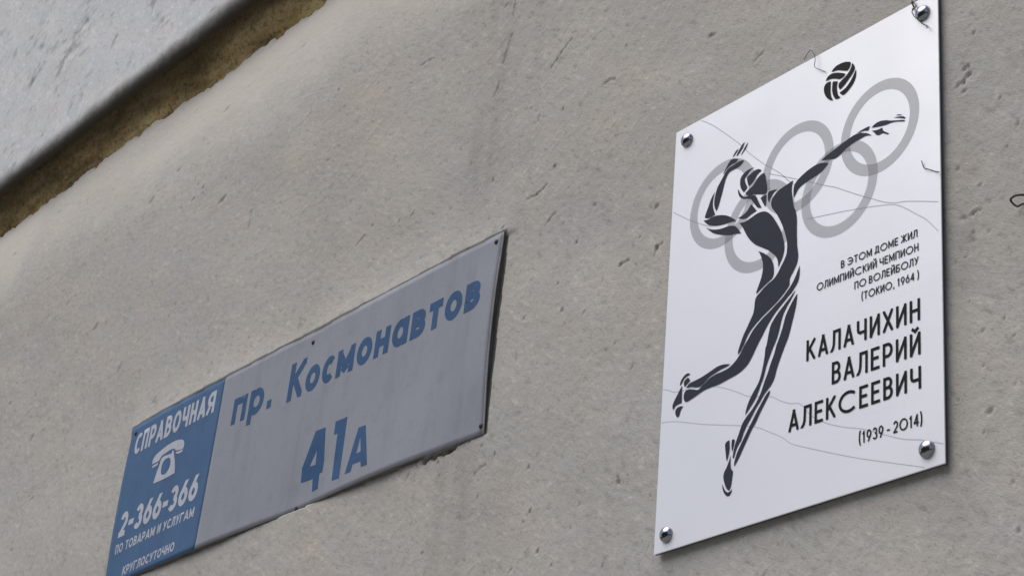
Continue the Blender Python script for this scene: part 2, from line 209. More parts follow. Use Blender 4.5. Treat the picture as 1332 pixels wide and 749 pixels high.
BALL = [[(251.2,-31.5,1),(256.6,-27.7,0),(263.7,-26.9,0),(272,-28.2,0),(279.3,-31.6,1),(279.3,-34.7,0),(276.8,-39.1,0),(273.9,-40.3,1),(267.4,-36.8,0),(260.2,-33.2,0)],[(243,-39.5,1),(245.9,-35.2,0),(251.9,-33.8,0),(259.1,-35.9,0),(266.2,-39.4,0),(272.2,-43.1,1),(268.6,-45.6,0),(263.3,-45.9,1),(256.8,-42.2,0),(249.6,-39.6,0)],[(282,-33.9,1),(285,-39.4,0),(285,-43.5,0),(281.6,-47.9,0),(275.8,-52.4,0),(270,-56.8,0),(264.1,-59.3,1),(262.3,-55.4,0),(262.8,-51.1,0),(267.5,-48.6,0),(274.5,-45.2,0),(279.7,-40,0)],[(287.1,-44.4,1),(287.4,-49.6,0),(286.3,-55.2,0),(282.8,-60.7,0),(277.1,-65.1,0),(271.2,-68,0),(267.7,-67.5,0),(264.8,-64.6,0),(264.1,-62.8,1),(271.2,-61.4,0),(278.1,-57,0),(283.3,-50.8,0)],[(250.6,-42.8,1),(250.3,-50,0),(250.4,-56.2,0),(251.7,-62.9,0),(254.5,-68.4,1),(248.8,-65.1,0),(243.3,-58.1,0),(240.8,-50.8,0),(241.3,-44.9,0),(245.4,-42.2,0)],[(255,-45,1),(261,-47.5,1),(259.5,-53.1,0),(260,-59.4,0),(261.8,-65.3,0),(265.2,-69.4,1),(260.7,-69.4,0),(257.1,-67.3,0),(254.1,-60.9,0),(252.8,-54.2,0),(253.5,-45.3,0)]]
PHONE = [[(107.4,-93.4,1),(108.4,-84.4,0),(117.7,-79,0),(135.9,-75.1,0),(156.9,-72,0),(178.6,-71.3,0),(195.6,-73.3,0),(207.5,-76.7,0),(213.2,-81.7,0),(215.8,-88.6,0),(213.1,-93.4,1),(199.2,-92,0),(189.1,-90.1,0),(180.4,-84.4,1),(166.4,-83.6,0),(153.2,-85.2,0),(140,-86.7,0),(131.3,-93.7,1),(120.2,-93.7,0)],[(109,-100.1,1),(110.4,-97.6,0),(129.4,-96,1),(129.2,-99.5,0),(119.9,-100.7,0)],[(188.7,-92.8,1),(202.7,-94.2,0),(214,-94.4,1),(213.2,-97.6,0),(204.2,-98.8,0),(192.7,-96.6,0)],[(125.3,-131.3,1),(130.4,-114.5,0),(136.1,-103.3,0),(141.3,-90.6,0),(174.6,-91.3,0),(175.4,-85.9,1),(180.7,-89.3,0),(184.3,-95.8,0),(192.5,-110.4,0),(199.2,-131.3,1),(161.6,-132.5,0)]]
DIAL = [[(165.5,-96.7,0),(174,-101.6,0),(177.2,-110.7,0),(174.4,-118.4,0),(166.6,-123.4,0),(158.7,-124.2,0),(150,-121.4,0),(146.4,-114.2,0),(146.2,-104.4,0),(152,-97.5,0)]]
NUM = [[(654.1,-173.2,1),(662.7,-225.8,1),(662.4,-242.5,1),(654.1,-242.9,1),(655.8,-265.1,1),(639.3,-266.1,1),(636.5,-245.9,1),(603.2,-244,1),(602.4,-221.9,1),(627.7,-172.2,1)],[(681,-191.8,1),(680.5,-172.2,1),(711.8,-173.2,1),(713.4,-264.5,1),(693.4,-263.3,1),(690.7,-192.5,1)],[(728.1,-262.7,1),(747.5,-199.3,1),(766.1,-200.6,1),(785.3,-263.5,1),(770.2,-262.8,1),(766.6,-253.5,1),(746.1,-252.9,1),(743.5,-262.9,1)]]
NUMH = [[(622.9,-224.7,1),(638.7,-203.1,1),(639.5,-225.9,1)],[(751.8,-238.8,1),(756.3,-214.3,1),(763.3,-238.5,1)]]
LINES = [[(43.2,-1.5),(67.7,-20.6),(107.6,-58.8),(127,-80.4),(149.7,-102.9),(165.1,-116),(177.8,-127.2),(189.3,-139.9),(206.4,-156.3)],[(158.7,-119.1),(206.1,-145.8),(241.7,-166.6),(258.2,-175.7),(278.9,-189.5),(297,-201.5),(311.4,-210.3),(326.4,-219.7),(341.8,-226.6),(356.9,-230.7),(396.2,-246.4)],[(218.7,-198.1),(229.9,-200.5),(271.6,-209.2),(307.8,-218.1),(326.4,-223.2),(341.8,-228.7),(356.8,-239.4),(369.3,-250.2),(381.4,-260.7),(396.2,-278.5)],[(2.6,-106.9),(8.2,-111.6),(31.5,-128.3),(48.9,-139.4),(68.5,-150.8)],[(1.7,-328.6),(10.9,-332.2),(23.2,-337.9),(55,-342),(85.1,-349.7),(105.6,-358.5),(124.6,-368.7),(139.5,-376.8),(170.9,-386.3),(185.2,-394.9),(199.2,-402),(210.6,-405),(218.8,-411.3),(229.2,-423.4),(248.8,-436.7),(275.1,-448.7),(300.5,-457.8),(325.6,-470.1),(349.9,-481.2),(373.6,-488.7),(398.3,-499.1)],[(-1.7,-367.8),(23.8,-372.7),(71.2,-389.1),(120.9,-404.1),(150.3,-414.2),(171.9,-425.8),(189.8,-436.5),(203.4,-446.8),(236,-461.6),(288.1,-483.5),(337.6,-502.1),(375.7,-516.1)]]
THREADS = [[(210.5,3),(215.9,7.4),(222,9.2),(225.7,5.4),(226.9,2.2),(229.3,-1),(230.3,-8.7),(228.9,-14.4),(231.8,-19.1),(238.5,-24),(243.4,-28.1)],[(367.6,3),(368.3,1.3),(372.1,-7.5),(369.2,-11.3),(368.6,-5.3),(368.3,-0.8),(368.6,-11),(369.2,-16),(369.8,-19.2),(372.9,-21.6),(377.8,-29.2),(382.6,-34.9),(386.9,-38.7),(389,-43.7)],[(378.4,-194.2),(379.1,-201.1),(384.1,-205.5),(390,-209.1),(396.8,-213.9),(400.7,-216.1)]]
HOOK = [[(510.8,257.7),(498.3,259.2),(491.6,259.8),(494.2,254.9),(500.1,250.9),(510.7,247.3)]]
PITS = [(-482.4,805,4),(-316.6,681.3,4),(-295.3,653,4),(-242.8,649.8,4),(-249.2,568.2,6),(-214.4,525.8,3),(-157.9,482.2,4),(-36.7,438.3,6),(-83.7,539.6,3),(-217.8,476.9,4),(-343.7,509,5),(-143.3,581.8,3),(-187.8,440.3,5),(-66.1,407.7,3),(-96.5,382,6),(-127.8,370.5,3),(-31.4,381.3,4),(-21,384.9,3),(-215.4,392.1,4),(-199.2,351,5),(-154.8,336,4),(-275.6,361.7,4),(-190.6,329.1,3),(-107.2,272,3),(-91.2,277.3,3),(-56.2,239,3),(-148.2,423.2,3),(-270.1,413.1,3),(-233,156,5),(-222,99.1,6),(-200,46.4,6),(-63.4,102.7,5),(-47.5,106.6,3),(-4.7,73.6,3),(-332.3,138.8,4),(-371.6,119.8,3),(-395.1,90.5,3),(-437.5,86.3,4),(-141.8,64,3),(-233.3,87.2,3),(-170.6,23.9,4),(-79.3,8,4),(-247.5,32.6,4),(-130.2,89.2,3),(421.7,320.8,4),(449.6,293.1,5),(459.3,240.5,3),(420,219.4,3),(432.6,223.3,3),(406.2,269,3),(436.9,174.7,3),(477,145.8,4),(429.9,429.6,7),(433.9,420.8,6),(428.1,414.4,6),(429.2,405.1,5),(422.2,415,5),(442.7,465.2,4),(495.7,342.7,4),(482.9,323.4,3),(474,379.2,4),(494,470.1,3),(462,58.2,6),(456,39.6,3),(488.5,-14.7,4),(488.5,125.7,4),(452.8,140.3,3),(454.6,106,3),(426.3,78.3,3),(490.2,77.9,3),(494.4,-60.1,4),(-1301.9,910.9,7),(-1328.3,924.9,5),(-1363.3,1030.2,4),(-1192.9,942.8,4),(-860.2,930.6,5),(-830.3,886.2,4),(-854,798.5,4),(-687.6,629.7,4),(-539.2,528.7,3),(-334,205.3,4),(-305.4,188.2,4),(-359.8,216.2,4),(-419.8,184.3,4),(-425.5,203.1,5),(502.8,253.2,6),(98.6,583.2,3),(41.2,639.5,3),(124.4,577.4,3),(156.6,528.6,2),(-320,803.2,3),(-120.4,693,3)]
CRACKS = [[(-387.6,883.6),(-390.5,859.4)],[(-386.7,827.4),(-394.3,800.7),(-400,783.2)],[(-401.9,754.3),(-410.9,735.8)],[(-243,757.5),(-263.5,742.5),(-281.1,728.5)],[(-586.6,872.1),(-618.9,873.7)],[(-157.4,653),(-147,654.4),(-137.6,651.7)],[(-238.2,497.9),(-255.2,486.2)],[(-299.3,538.9),(-279.8,538.8),(-261.6,545.8)],[(-96.5,382),(-81.2,383.2)],[(441.7,246.4),(441.8,236.5)],[(428.3,264),(439.6,265.1),(449.9,267.4)],[(-1093.9,794),(-1091.3,754.7)],[(-705.5,619.2),(-726.2,610.8)],[(-323.6,178.7),(-344.4,170.2)],[(-65.1,109.4),(-60.9,97.7)],[(-34.7,374.4),(-31.7,383.4),(-22.3,384.3)],[(426.9,436.2),(433.8,431.5),(437.8,421),(430.1,417.1)],[(121.2,570.6),(133.3,575.7)],[(40.1,636.7),(49.4,638.1)]]
STAINS = [(-2066.7,1585,16),(-2098.1,1568.9,20),(-2117.3,1551.4,16),(-2153.9,1537.1,12),(-2300.8,1564.5,10),(-2326.4,1548.5,10),(-1993.6,1396.6,9),(-2136.5,1408.1,8),(-2151.9,1457.2,6),(-2043.9,1375.1,5),(-1707.2,1481.4,7),(-1874.1,1465.7,5),(-2366.7,1690.1,10),(-2320.4,1638.7,8),(-2499.1,1694,6)]
HOLE = [(-451.8,214.1,8),(-431.3,214.8,8),(-411.1,215.5,8),(-397.9,216.7,8)]
STREAKS = [(-0.41,0.05,1.2,0.35,0.16),(-0.444,0.02,1.2,0.3,0.13),(-0.316,0.03,1.2,0.5,0.08),(-0.368,0.03,0.245,-0.4,0.16),(-0.412,0.018,0.24,-0.3,0.14),(-0.291,0.05,0.2,-0.5,0.09),(-0.833,0.07,1.2,0.3,0.07),(0.426,0.02,0.4,-0.3,0.08)]
PITCH_PL, PITCH_SG = 0.03763542, 0.02803222
PL_W, PL_H = .400, 0.5183920
SG_U, SG_V, SG_W, SG_H = -1.37852586, 0.47437498, 1.04616009, 0.28367226

# ------------------------------------------------------------------ ground
gm = mat('dry_grass_ground', (.05, .06, .03), .95); n = N(gm)
n.out(n.ramp(n.noise(3, 8, .7), [(.3, (.02, .022, .012)), (.7, (.055, .065, .03))]))
g = obj('ground', [(-600, -600, -.12), (600, -600, -.12), (600, 600, -.12), (-600, 600, -.12)], [(0, 1, 2, 3)], gm); tag(g, kind='structure')
pm = mat('pale_paving', (.3, .295, .28), .9); n = N(pm)
n.out(n.ramp(n.noise(40, 8, .7), [(.3, (.25, .245, .235)), (.7, (.36, .355, .34))]), n.bump(n.noise(180, 4), .004, .6))
pv = [(x, y, z) for z in (-.12, 0) for x, y in ((-12, -5.5), (9, -5.5), (9, -.004), (-12, -.004))]
p_ = obj('pavement', pv, [(4, 5, 6, 7), (0, 1, 5, 4), (1, 2, 6, 5), (3, 0, 4, 7)], pm); tag(p_, kind='structure')

# ------------------------------------------------------------------ the far side of the yard (seen in the chrome domes)
OB = mat('pale_brick', (.36, .33, .30), .9); n = N(OB); n.out(n.ramp(n.noise(.8, 6, .6), [(.3, (.30, .275, .25)), (.7, (.42, .39, .36))]))
OG = mat('dark_window_glass', (.03, .035, .04), .1); OF = mat('white_window_frame', (.6, .6, .58), .5)
def box(V, Fc, x0, x1, y0, y1, z0, z1):
    b_ = len(V); V += [(x, y, z) for z in (z0, z1) for x, y in ((x0, y0), (x1, y0), (x1, y1), (x0, y1))]
    Fc += [tuple(b_+i for i in q) for q in ((3, 2, 1, 0), (4, 5, 6, 7), (0, 1, 5, 4), (1, 2, 6, 5), (2, 3, 7, 6), (3, 0, 4, 7))]
ob = empty('apartment_block', Matrix.Translation((-14, -30, 0)), 'five storey brick apartment block across the yard from the signs', 'building')
V, Fc = [], []; box(V, Fc, -34, 34, -6, 0, -.12, 15.2); obj('wall', V, Fc, OB, ob)
V, Fc = [], []; box(V, Fc, -34.5, 34.5, -6.5, .5, 15.203, 15.7); obj('roof', V, Fc, OB, ob)
fv, ff = [], []
for (x0, x1, z0, z1) in ((-.75, .75, 0, .08), (-.75, .75, 1.42, 1.5), (-.75, -.67, .08, 1.42), (.67, .75, .08, 1.42), (-.04, .04, .08, 1.42)): box(fv, ff, x0, x1, .004, .07, z0, z1)
first_w = first_p = None
for fl in range(5):
    for k in range(20):
        if first_w is None:
            w_ = first_w = obj('window', fv, ff, OF, ob); p_ = first_p = obj('pane', [(-.67, .03, .08), (.67, .03, .08), (.67, .03, 1.42), (-.67, .03, 1.42)], [(3, 2, 1, 0)], OG, w_)
        else:
            w_ = first_w.copy(); COL.objects.link(w_); w_.parent = ob; p_ = first_p.copy(); COL.objects.link(p_); p_.parent = w_
        w_.location = (-31+k*3.2, 0, 1.2+fl*2.9)
BARK = mat('bark', (.07, .055, .042), .9); LEAF = mat('leaves', (.045, .075, .022), .7)
def yard_tree(x, y, hgt, label, seed):
    rg = random.Random(seed); t_ = empty('leafy_tree', Matrix.Translation((x, y, -.12)), label, 'tree')
    V, Fc = [], []
    def limb(a, b, r0, r1):
        a, b = Vector(a), Vector(b); d_ = (b-a).normalized(); s_ = d_.cross(Vector((.3, .9, .1))).normalized(); q_ = d_.cross(s_); o_ = len(V)
        for p, r_ in ((a, r0), (b, r1)):
            for i in range(7): V.append(p+s_*r_*math.cos(i*.8976)+q_*r_*math.sin(i*.8976))
        Fc.extend((o_+i, o_+(i+1) % 7, o_+7+(i+1) % 7, o_+7+i) for i in range(7))
    limb((0, 0, 0), (.1, 0, hgt*.35), .2, .15); limb((.1, 0, hgt*.34), (0, .1, hgt*.8), .15, .04); tips = [(0, .1, hgt*.8)]
    for i in range(9):
        a = i*2.4; z = hgt*(.33+.05*i); e = (math.cos(a)*hgt*.2, math.sin(a)*hgt*.2, z+hgt*.14); limb((.08, 0, z), e, .07, .02); tips.append(e)
    obj('trunk', V, Fc, BARK, t_); V, Fc = [], []
    for e in tips:
        for c_ in range(5):
            cc = Vector(e)+Vector((rg.gauss(0, 1), rg.gauss(0, 1), rg.gauss(0, .8)))*hgt*.075
            for l_ in range(60):
                p = cc+Vector((rg.gauss(0, 1), rg.gauss(0, 1), rg.gauss(0, 1)))*hgt*.045; s_ = Vector((rg.gauss(0, 1), rg.gauss(0, 1), rg.gauss(0, 1))).normalized()*.16; q_ = s_.orthogonal()*.8; o_ = len(V)
                V.extend((p-s_, p+q_*.5, p+s_, p-q_*.5)); Fc.append((o_, o_+1, o_+2, o_+3))
    obj('crown', V, Fc, LEAF, t_)
yard_tree(-9, -17, 10.5, 'tall leafy tree in the yard, nearest the brick block\'s middle', 1)
yard_tree(-16.5, -20, 11.5, 'taller leafy tree farther along the yard', 2)
yard_tree(-2.5, -19, 8.5, 'smaller leafy tree opposite the plaque', 3)

# ------------------------------------------------------------------ wall
wall = empty('building_wall', Matrix.Translation((-1, 0, 0)), 'rough grey plastered building wall with a brown joint under a paler overhanging upper panel', 'wall')
WX = 1.0                                     # the empty stands at x = -1
JZ = 1.204                                   # joint above the plate's lower edge
x1 = np.arange(-.92, .90, .0017); x0 = np.arange(-3.1, -.92, .0042)
xs = np.concatenate([x0, x1]); zs = np.arange(-.85, JZ+.0001, .0021)
X, Zg = np.meshgrid(xs, zs)
print('wall grid', X.shape)
H = np.zeros_like(X)
XN = np.where(X > -.5, X*.72, -.36+(X+.5)*.48)                        # coarser grain towards the far end of the wall
H += .022*fbm(XN*1.9+3, Zg*1.6, 5, 3)                              # long waves
H += .0050*fbm(XN*5+1, (Zg+.3*X)*5.5, 11, 3)                                # trowelled lumps
for ang, sx, sz, amp, sd_ in ((35, 9, 24, .0011, 21), (62, 8, 20, .0007, 31), (8, 9, 24, .0007, 41), (100, 12, 22, .0006, 47)):
    a, b = rot(XN, Zg, ang)
    wgt = sstep(.42, .68, vnoise(XN*4+sd_, Zg*4, sd_+3))
    H += amp*fbm(a*sx, b*sz, sd_, 4)*(.35+.9*wgt)
ZN = Zg+.40*X                                                      # the grain of the rubbed finish runs aslant
a, b = rot(XN, Zg, 48)                                             # sharp ridges left by the float
ri = 1-np.abs(2*vnoise(a*14, b*55, 61)-1)
H += .0003*np.power(np.clip(ri, 0, 1), 8)*sstep(.58, .76, vnoise(XN*5, Zg*5, 63))
H += .0008*fbm(XN*48, ZN*50, 71, 5, .66)
H += .0007*fbm(XN*230, ZN*230, 77, 2, .7)
un = (X-.2)*math.cos(PITCH_PL)+(Zg-.27)*math.sin(PITCH_PL); vn = Zg-.27-(X-.2)*PITCH_PL
flat = sstep(.24, .19, np.abs(un))*sstep(.31, .26, np.abs(vn))            # float-finished patch the plaque is bolted to
H = H*(1-flat)+flat*np.minimum(H*.3, .0012)
GR = np.zeros_like(X)
# the edge of the joint leans back a little
H -= .043*np.clip((Zg-(JZ-.29))/.29, 0, 1)**1.7
# plaster daubed over the sign's upper edge
ca, sa_ = math.cos(PITCH_SG), math.sin(PITCH_SG)
su = ((X-SG_U)*ca+(Zg-SG_V)*sa_); sv = (-(X-SG_U)*sa_+(Zg-SG_V)*ca)
edge = -.0065+.004*fbm(su*26, sv*26, 81, 3)-.003*np.exp(-((su-.97)/.05)**2)
ins = sstep(-.02, .0, su)*sstep(1.075, 1.035, su)
ut = su*1000; topoff = 6.4+1.2*np.sin(ut/1050*5.3+.4)
for a_ in (15.5, 578.1, 1028.2): topoff = topoff-2.2*np.exp(-((ut-a_)**2+225)/(2*38**2))
H += ins*np.where(sv > edge, (topoff/1000+.0009+.0012*fbm(su*30, sv*30, 83, 3)-.0020*sstep(.003, -.007, sv))*np.exp(-np.clip(sv, 0, 1)/(.030+.012*vnoise(su*9, sv*0, 85))), 0)*sstep(-.003, .003, sv-edge)
H -= .003*np.where((sv < 0) & (sv > -SG_H) & (su > 0) & (su < SG_W), 1, 0)
def local(cx, cz, rad):
    i0, i1 = np.searchsorted(xs, (cx-rad, cx+rad)); j0, j1 = np.searchsorted(zs, (cz-rad, cz+rad))
    return slice(j0, j1), slice(i0, i1)
rng = random.Random(4)
def pit(cx, cz, rad, depth, ang, asp, grime_shade):
    sl = local(cx, cz, rad*4)
    xx, zz = X[sl], Zg[sl]
    if xx.size == 0: return
    a, b = rot(xx-cx, zz-cz, ang)
    a = a+.5*rad*fbm(xx*300, zz*300, 7, 2)*2; b = b+.5*rad*fbm(xx*300+9, zz*300, 8, 2)*2
    d2 = (a/(rad*asp))**2+(b/rad)**2
    H[sl] -= depth*1.25*np.exp(-d2**2.4)
    H[sl] += depth*.22*np.exp(-((np.sqrt(d2)-1.5)/.45)**2)*(b > 0)
    GR[sl] = np.maximum(GR[sl], grime_shade*np.exp(-d2*1.4))  # hollow coloured darker: cavity shade along with lodged dirt
for (cx, cz, sz) in PITS:
    pit(cx/1000, cz/1000, .00036*sz+.0004, .00020*sz+.0003, rng.uniform(10, 80), rng.uniform(1.1, 1.9), .42)
for k in range(150):
    cx = rng.uniform(-1.2, .88); cz = rng.uniform(-.6, JZ-.05); sz = rng.paretovariate(2.2)
    pit(cx, cz, min(.0011*sz, .0022), min(.0004*sz, .0009), rng.gauss(42, 25), rng.uniform(1, 3.2), .1 if sz < 1.8 else .3)
for k in range(120):
    cx = rng.uniform(-2.9, -1.2); cz = rng.uniform(-.3, JZ-.05); sz = rng.paretovariate(2.0)
    pit(cx, cz, min(.002*sz, .005), min(.0006*sz, .0014), rng.gauss(30, 25), rng.uniform(1, 3), .2)
for line in CRACKS:
    for (ax, az), (bx, bz) in zip(line[:-1], line[1:]):
        L = math.hypot(bx-ax, bz-az); k = max(2, int(L/3.0))
        for i in range(k+1):
            tt = i/k
            pit((ax+(bx-ax)*tt)/1000+rng.gauss(0, .0006), (az+(bz-az)*tt)/1000+rng.gauss(0, .0006), rng.uniform(.0012, .0021), rng.uniform(.0006, .0013), math.degrees(math.atan2(bz-az, bx-ax)), 1.6, .4)
# hole broken out of the plaster under the sign's lower edge
for (hx, hz, hr) in HOLE:
    hr *= .8
    pit(hx/1000, hz/1000, hr/1000*.8, .006, 20, 2.2, .75)
for (cx, wd, zt, zb_, k_) in STREAKS:
    q = np.abs(X-cx-.012*fbm(Zg*4, X*0, int(cx*100) % 97, 3))/wd
    GR = np.maximum(GR, k_*np.exp(-q**2)*sstep(zb_, zb_+.35, Zg)*sstep(zt+.02, zt-.03, Zg)*(.55+.9*vnoise(XN*70, Zg*9, 33)))
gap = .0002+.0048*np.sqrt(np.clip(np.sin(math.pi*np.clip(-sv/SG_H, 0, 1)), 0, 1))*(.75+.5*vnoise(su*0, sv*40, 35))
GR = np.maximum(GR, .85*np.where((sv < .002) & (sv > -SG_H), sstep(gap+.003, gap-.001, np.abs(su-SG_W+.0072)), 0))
# shaded gap at the sign's right edge, painted dark into the wall colour
H = np.where((np.abs(X) > 50), 0, H)
bord = sstep(0, .06, X-xs[0])*sstep(0, .06, xs[-1]-X)*sstep(0, .06, Zg-zs[0])
H *= bord
# broken upper edge
top = sstep(JZ-.03, JZ, Zg)
rag = .006*fbm(X*14, X*0, 91, 4, .65)+.004*fbm(X*90, X*0, 95, 3, .7)-.007*sstep(.72, .78, vnoise(X*31, X*0, 97))+.003*sstep(.70, .76, vnoise(X*57, X*0, 98))
Zw = Zg+top*rag
H += .0022*sstep(JZ-.016, JZ-.004, Zg)*fbm(X*60, Zg*60, 99, 3)*2
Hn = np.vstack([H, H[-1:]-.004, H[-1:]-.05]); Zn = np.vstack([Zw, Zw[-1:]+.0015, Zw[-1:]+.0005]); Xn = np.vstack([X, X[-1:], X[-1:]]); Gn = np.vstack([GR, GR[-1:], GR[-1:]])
LIT = sstep(JZ-.30, JZ-.03, Zn+.16*fbm(Xn*4, Zn*5, 121, 5, .6))*(.55+.45*sstep(.3, .6, vnoise(Xn*3, Zn*4, 122)))*.85   # sky-lit band below the joint, painted paler into the plaster colour
lw = grid_obj('lower_plaster', Xn+WX, -Hn, Zn+Z0, WALL, wall, {'grime_shade': Gn, 'lit_band': LIT})
# plain continuation of the same wall, out of the picture
xa, xb, za, zb = xs[0], xs[-1], zs[0], JZ
def strip(X0, X1, Z_0, Z_1): return [(X0+WX, 0, Z_0), (X1+WX, 0, Z_0), (X1+WX, 0, Z_1), (X0+WX, 0, Z_1)]
pv, pf = [], []
for q in (strip(-12, xa, 0, Z0+zb), strip(xb, 9, 0, Z0+zb), strip(xa, xb, 0, Z0+za)):
    pf.append([len(pv)+i for i in range(4)]); pv += q
obj('wall_continuation', pv, pf, WALL, wall)
bx = [(x+WX, y, z) for z in (0, 6.0) for x, y in ((-12, .07), (9, .07), (9, .45), (-12, .45))]
obj('wall_core', bx, [(0, 1, 5, 4), (1, 2, 6, 5), (2, 3, 7, 6), (3, 0, 4, 7), (4, 5, 6, 7)], WALL, wall)

# brown filler: the underside of the overhang
def profile_grid(name, xs_, prof, mt, amp, seed, grime_shade):
    """prof: list of (outward, height, noise weight)"""
    P = np.array(prof); Xp = np.repeat(xs_[None], len(P), 0)
    nz = amp*fbm(Xp*9, np.arange(len(P))[:, None]*.35+0*Xp, seed, 4, .6)*P[:, 2:3]
    return grid_obj(name, Xp+WX, -(P[:, :1]+nz), P[:, 1:2]+nz*.6+Z0, mt, wall, {'grime_shade': grime_shade(Xp, P)})
xj = np.arange(-3.4, 1.2, .004)
NP = 26
prof = [(-.060+.062*(i/NP)**1.2, 1.180+.092*i/NP, 1 if i < NP-3 else .4) for i in range(NP+1)]
profile_grid('joint_filler', xj, prof, JOINT, .009, 5, lambda Xp, P: np.clip(sstep(1.200, 1.256, P[:, 1:2]+.055*fbm(Xp*6, P[:, 1:2]*34, 44, 5, .65))*.82, 0, 1))  # colour darkens unevenly towards the filler's top
# upper panel: rounded drip lip, then a flat pale face
xu = np.arange(-3.4, 1.2, .006)
pr = []
for i in range(9):
    a_ = math.pi/2*i/8
    pr.append((-.002+.016*math.sin(a_), 1.263+.036*(1-math.cos(a_)), .3))
zz = 1.306
while zz < 2.35:
    pr.append((.014, zz, .6)); zz += .007
P = np.array(pr); Xp = np.repeat(xu[None], len(P), 0); Zp = P[:, 1:2]+0*Xp
Hu = P[:, :1]+.003*fbm(Xp*3, Zp*3, 7, 4)*P[:, 2:3]+.0010*fbm(Xp*20, Zp*45, 9, 4, .6)+.001*fbm(Xp*9, Xp*0, 5, 4)
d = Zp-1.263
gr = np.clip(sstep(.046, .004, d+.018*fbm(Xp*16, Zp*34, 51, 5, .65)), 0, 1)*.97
for (cx, cz, sz) in STAINS:
    cx /= 1000; cz /= 1000; cx += .014*(1.553-cx)/1.285; cz += .014*(-.617-cz)/1.285; s_ = sz*.0021
    a, b = rot(Xp-cx, Zp-cz, 72)
    dd = (a/(s_*1.8))**2+(b/(s_*1.0))**2
    gr = np.maximum(gr, .6*np.exp(-dd*.8)*sstep(-.02, .30, fbm(Xp*24, Zp*50, 57, 5, .75)+.10*np.exp(-dd)))
    Hu -= .0007*np.exp(-dd)*sstep(.45, .6, vnoise(Xp*34, Zp*75, 57))
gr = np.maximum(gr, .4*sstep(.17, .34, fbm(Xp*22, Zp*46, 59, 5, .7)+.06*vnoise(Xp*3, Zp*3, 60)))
grid_obj('upper_panel', Xp+WX, -Hu, Zp+Z0, UPPER, wall, {'grime_shade': gr})
pv, pf = [], []
for (q0, q1, r0, r1) in ((-12, -3.4, 1.263, 3.1), (1.2, 9, 1.263, 3.1), (-3.4, 1.2, P[-1, 1], 3.1)):
    b0 = len(pv); pv += [(q0+WX, -.014, Z0+r0), (q1+WX, -.014, Z0+r0), (q1+WX, -.014, Z0+r1), (q0+WX, -.014, Z0+r1)]; pf.append((b0, b0+1, b0+2, b0+3))
    if r0 == 1.263:
        b0 = len(pv); pv += [(q0+WX, .07, Z0+1.13), (q1+WX, .07, Z0+1.13), (q1+WX, -.014, Z0+1.263), (q0+WX, -.014, Z0+1.263)]; pf.append((b0, b0+1, b0+2, b0+3))
obj('upper_continuation', pv, pf, UPPER, wall)

# ------------------------------------------------------------------ flat shapes: smooth outlines, lettering
def smooth_poly(pts, step=1.2):
    """closed outline; third value 1 marks a sharp corner; Catmull-Rom between"""
    n = len(pts); out = []
    for i in range(n):
        p0, p1, p2, p3 = pts[i-1], pts[i], pts[(i+1) % n], pts[(i+2) % n]
        a = np.array(p1[:2]); b = np.array(p2[:2])
        if p1[2] and p2[2]: out.append(tuple(a)); continue
        pa = a if p1[2] else np.array(p0[:2]); pb = b if p2[2] else np.array(p3[:2])
        L = np.hypot(*(b-a)); k = max(2, min(12, int(L/step)+1))
        m1 = (b-pa)*.5; m2 = (pb-a)*.5
        for m_, v_ in ((m1, L), (m2, L)):
            q = np.hypot(*m_)
            if q > L: m_ *= L/q
        for j in range(k):
            t_ = j/k
            out.append(tuple((2*t_**3-3*t_**2+1)*a+(t_**3-2*t_**2+t_)*m1+(-2*t_**3+3*t_**2)*b+(t_**3-t_**2)*m2))
    return out
def union(polys, holes=(), steiner=None):
    """triangulated union of 2D polygons (minus hole polygons)"""
    vs, fs = [], []
    for pl in list(polys)+list(holes):
        if sum(a[0]*b[1]-a[1]*b[0] for a, b in zip(pl, list(pl[1:])+[pl[0]])) < 0: pl = list(pl)[::-1]
        fs.append(list(range(len(vs), len(vs)+len(pl)))); vs += [Vector((float(a), float(b))) for a, b in pl]
    np_ = len(polys)
    if steiner: vs += [Vector(q) for q in steiner]
    V, E_, F, ov, oe, of = delaunay_2d_cdt(vs, [], fs, 0, 1e-4)
    keep = [t_ for t_, o_ in zip(F, of) if o_ and any(k < np_ for k in o_) and not any(k >= np_ for k in o_)]
    used = sorted({i for t_ in keep for i in t_}); mp = {k: i for i, k in enumerate(used)}
    P = [(V[k].x, V[k].y) for k in used]; T = []
    for t_ in keep:
        a, b, c = [mp[k] for k in t_]
        ar = (P[b][0]-P[a][0])*(P[c][1]-P[a][1])-(P[b][1]-P[a][1])*(P[c][0]-P[a][0])
        if abs(ar) > 1e-9: T.append((a, b, c) if ar > 0 else (a, c, b))
    return P, T
def arc(cx, cy, rx, ry, a0, a1, n=14):
    return [(cx+rx*math.cos(math.radians(a0+(a1-a0)*i/n)), cy+ry*math.sin(math.radians(a0+(a1-a0)*i/n))) for i in range(n+1)]
def bowl(y0, y1, x1=1., k=.5):
    m_ = (y0+y1)/2; rx = x1*k
    return [(0, y1), (x1-rx, y1)]+arc(x1-rx, m_, rx, (y1-y0)/2, 90, -90, 12)[1:-1]+[(x1-rx, y0), (0, y0)]
CIRC = arc(.5, .5, .5, .5, 0, 360, 36)
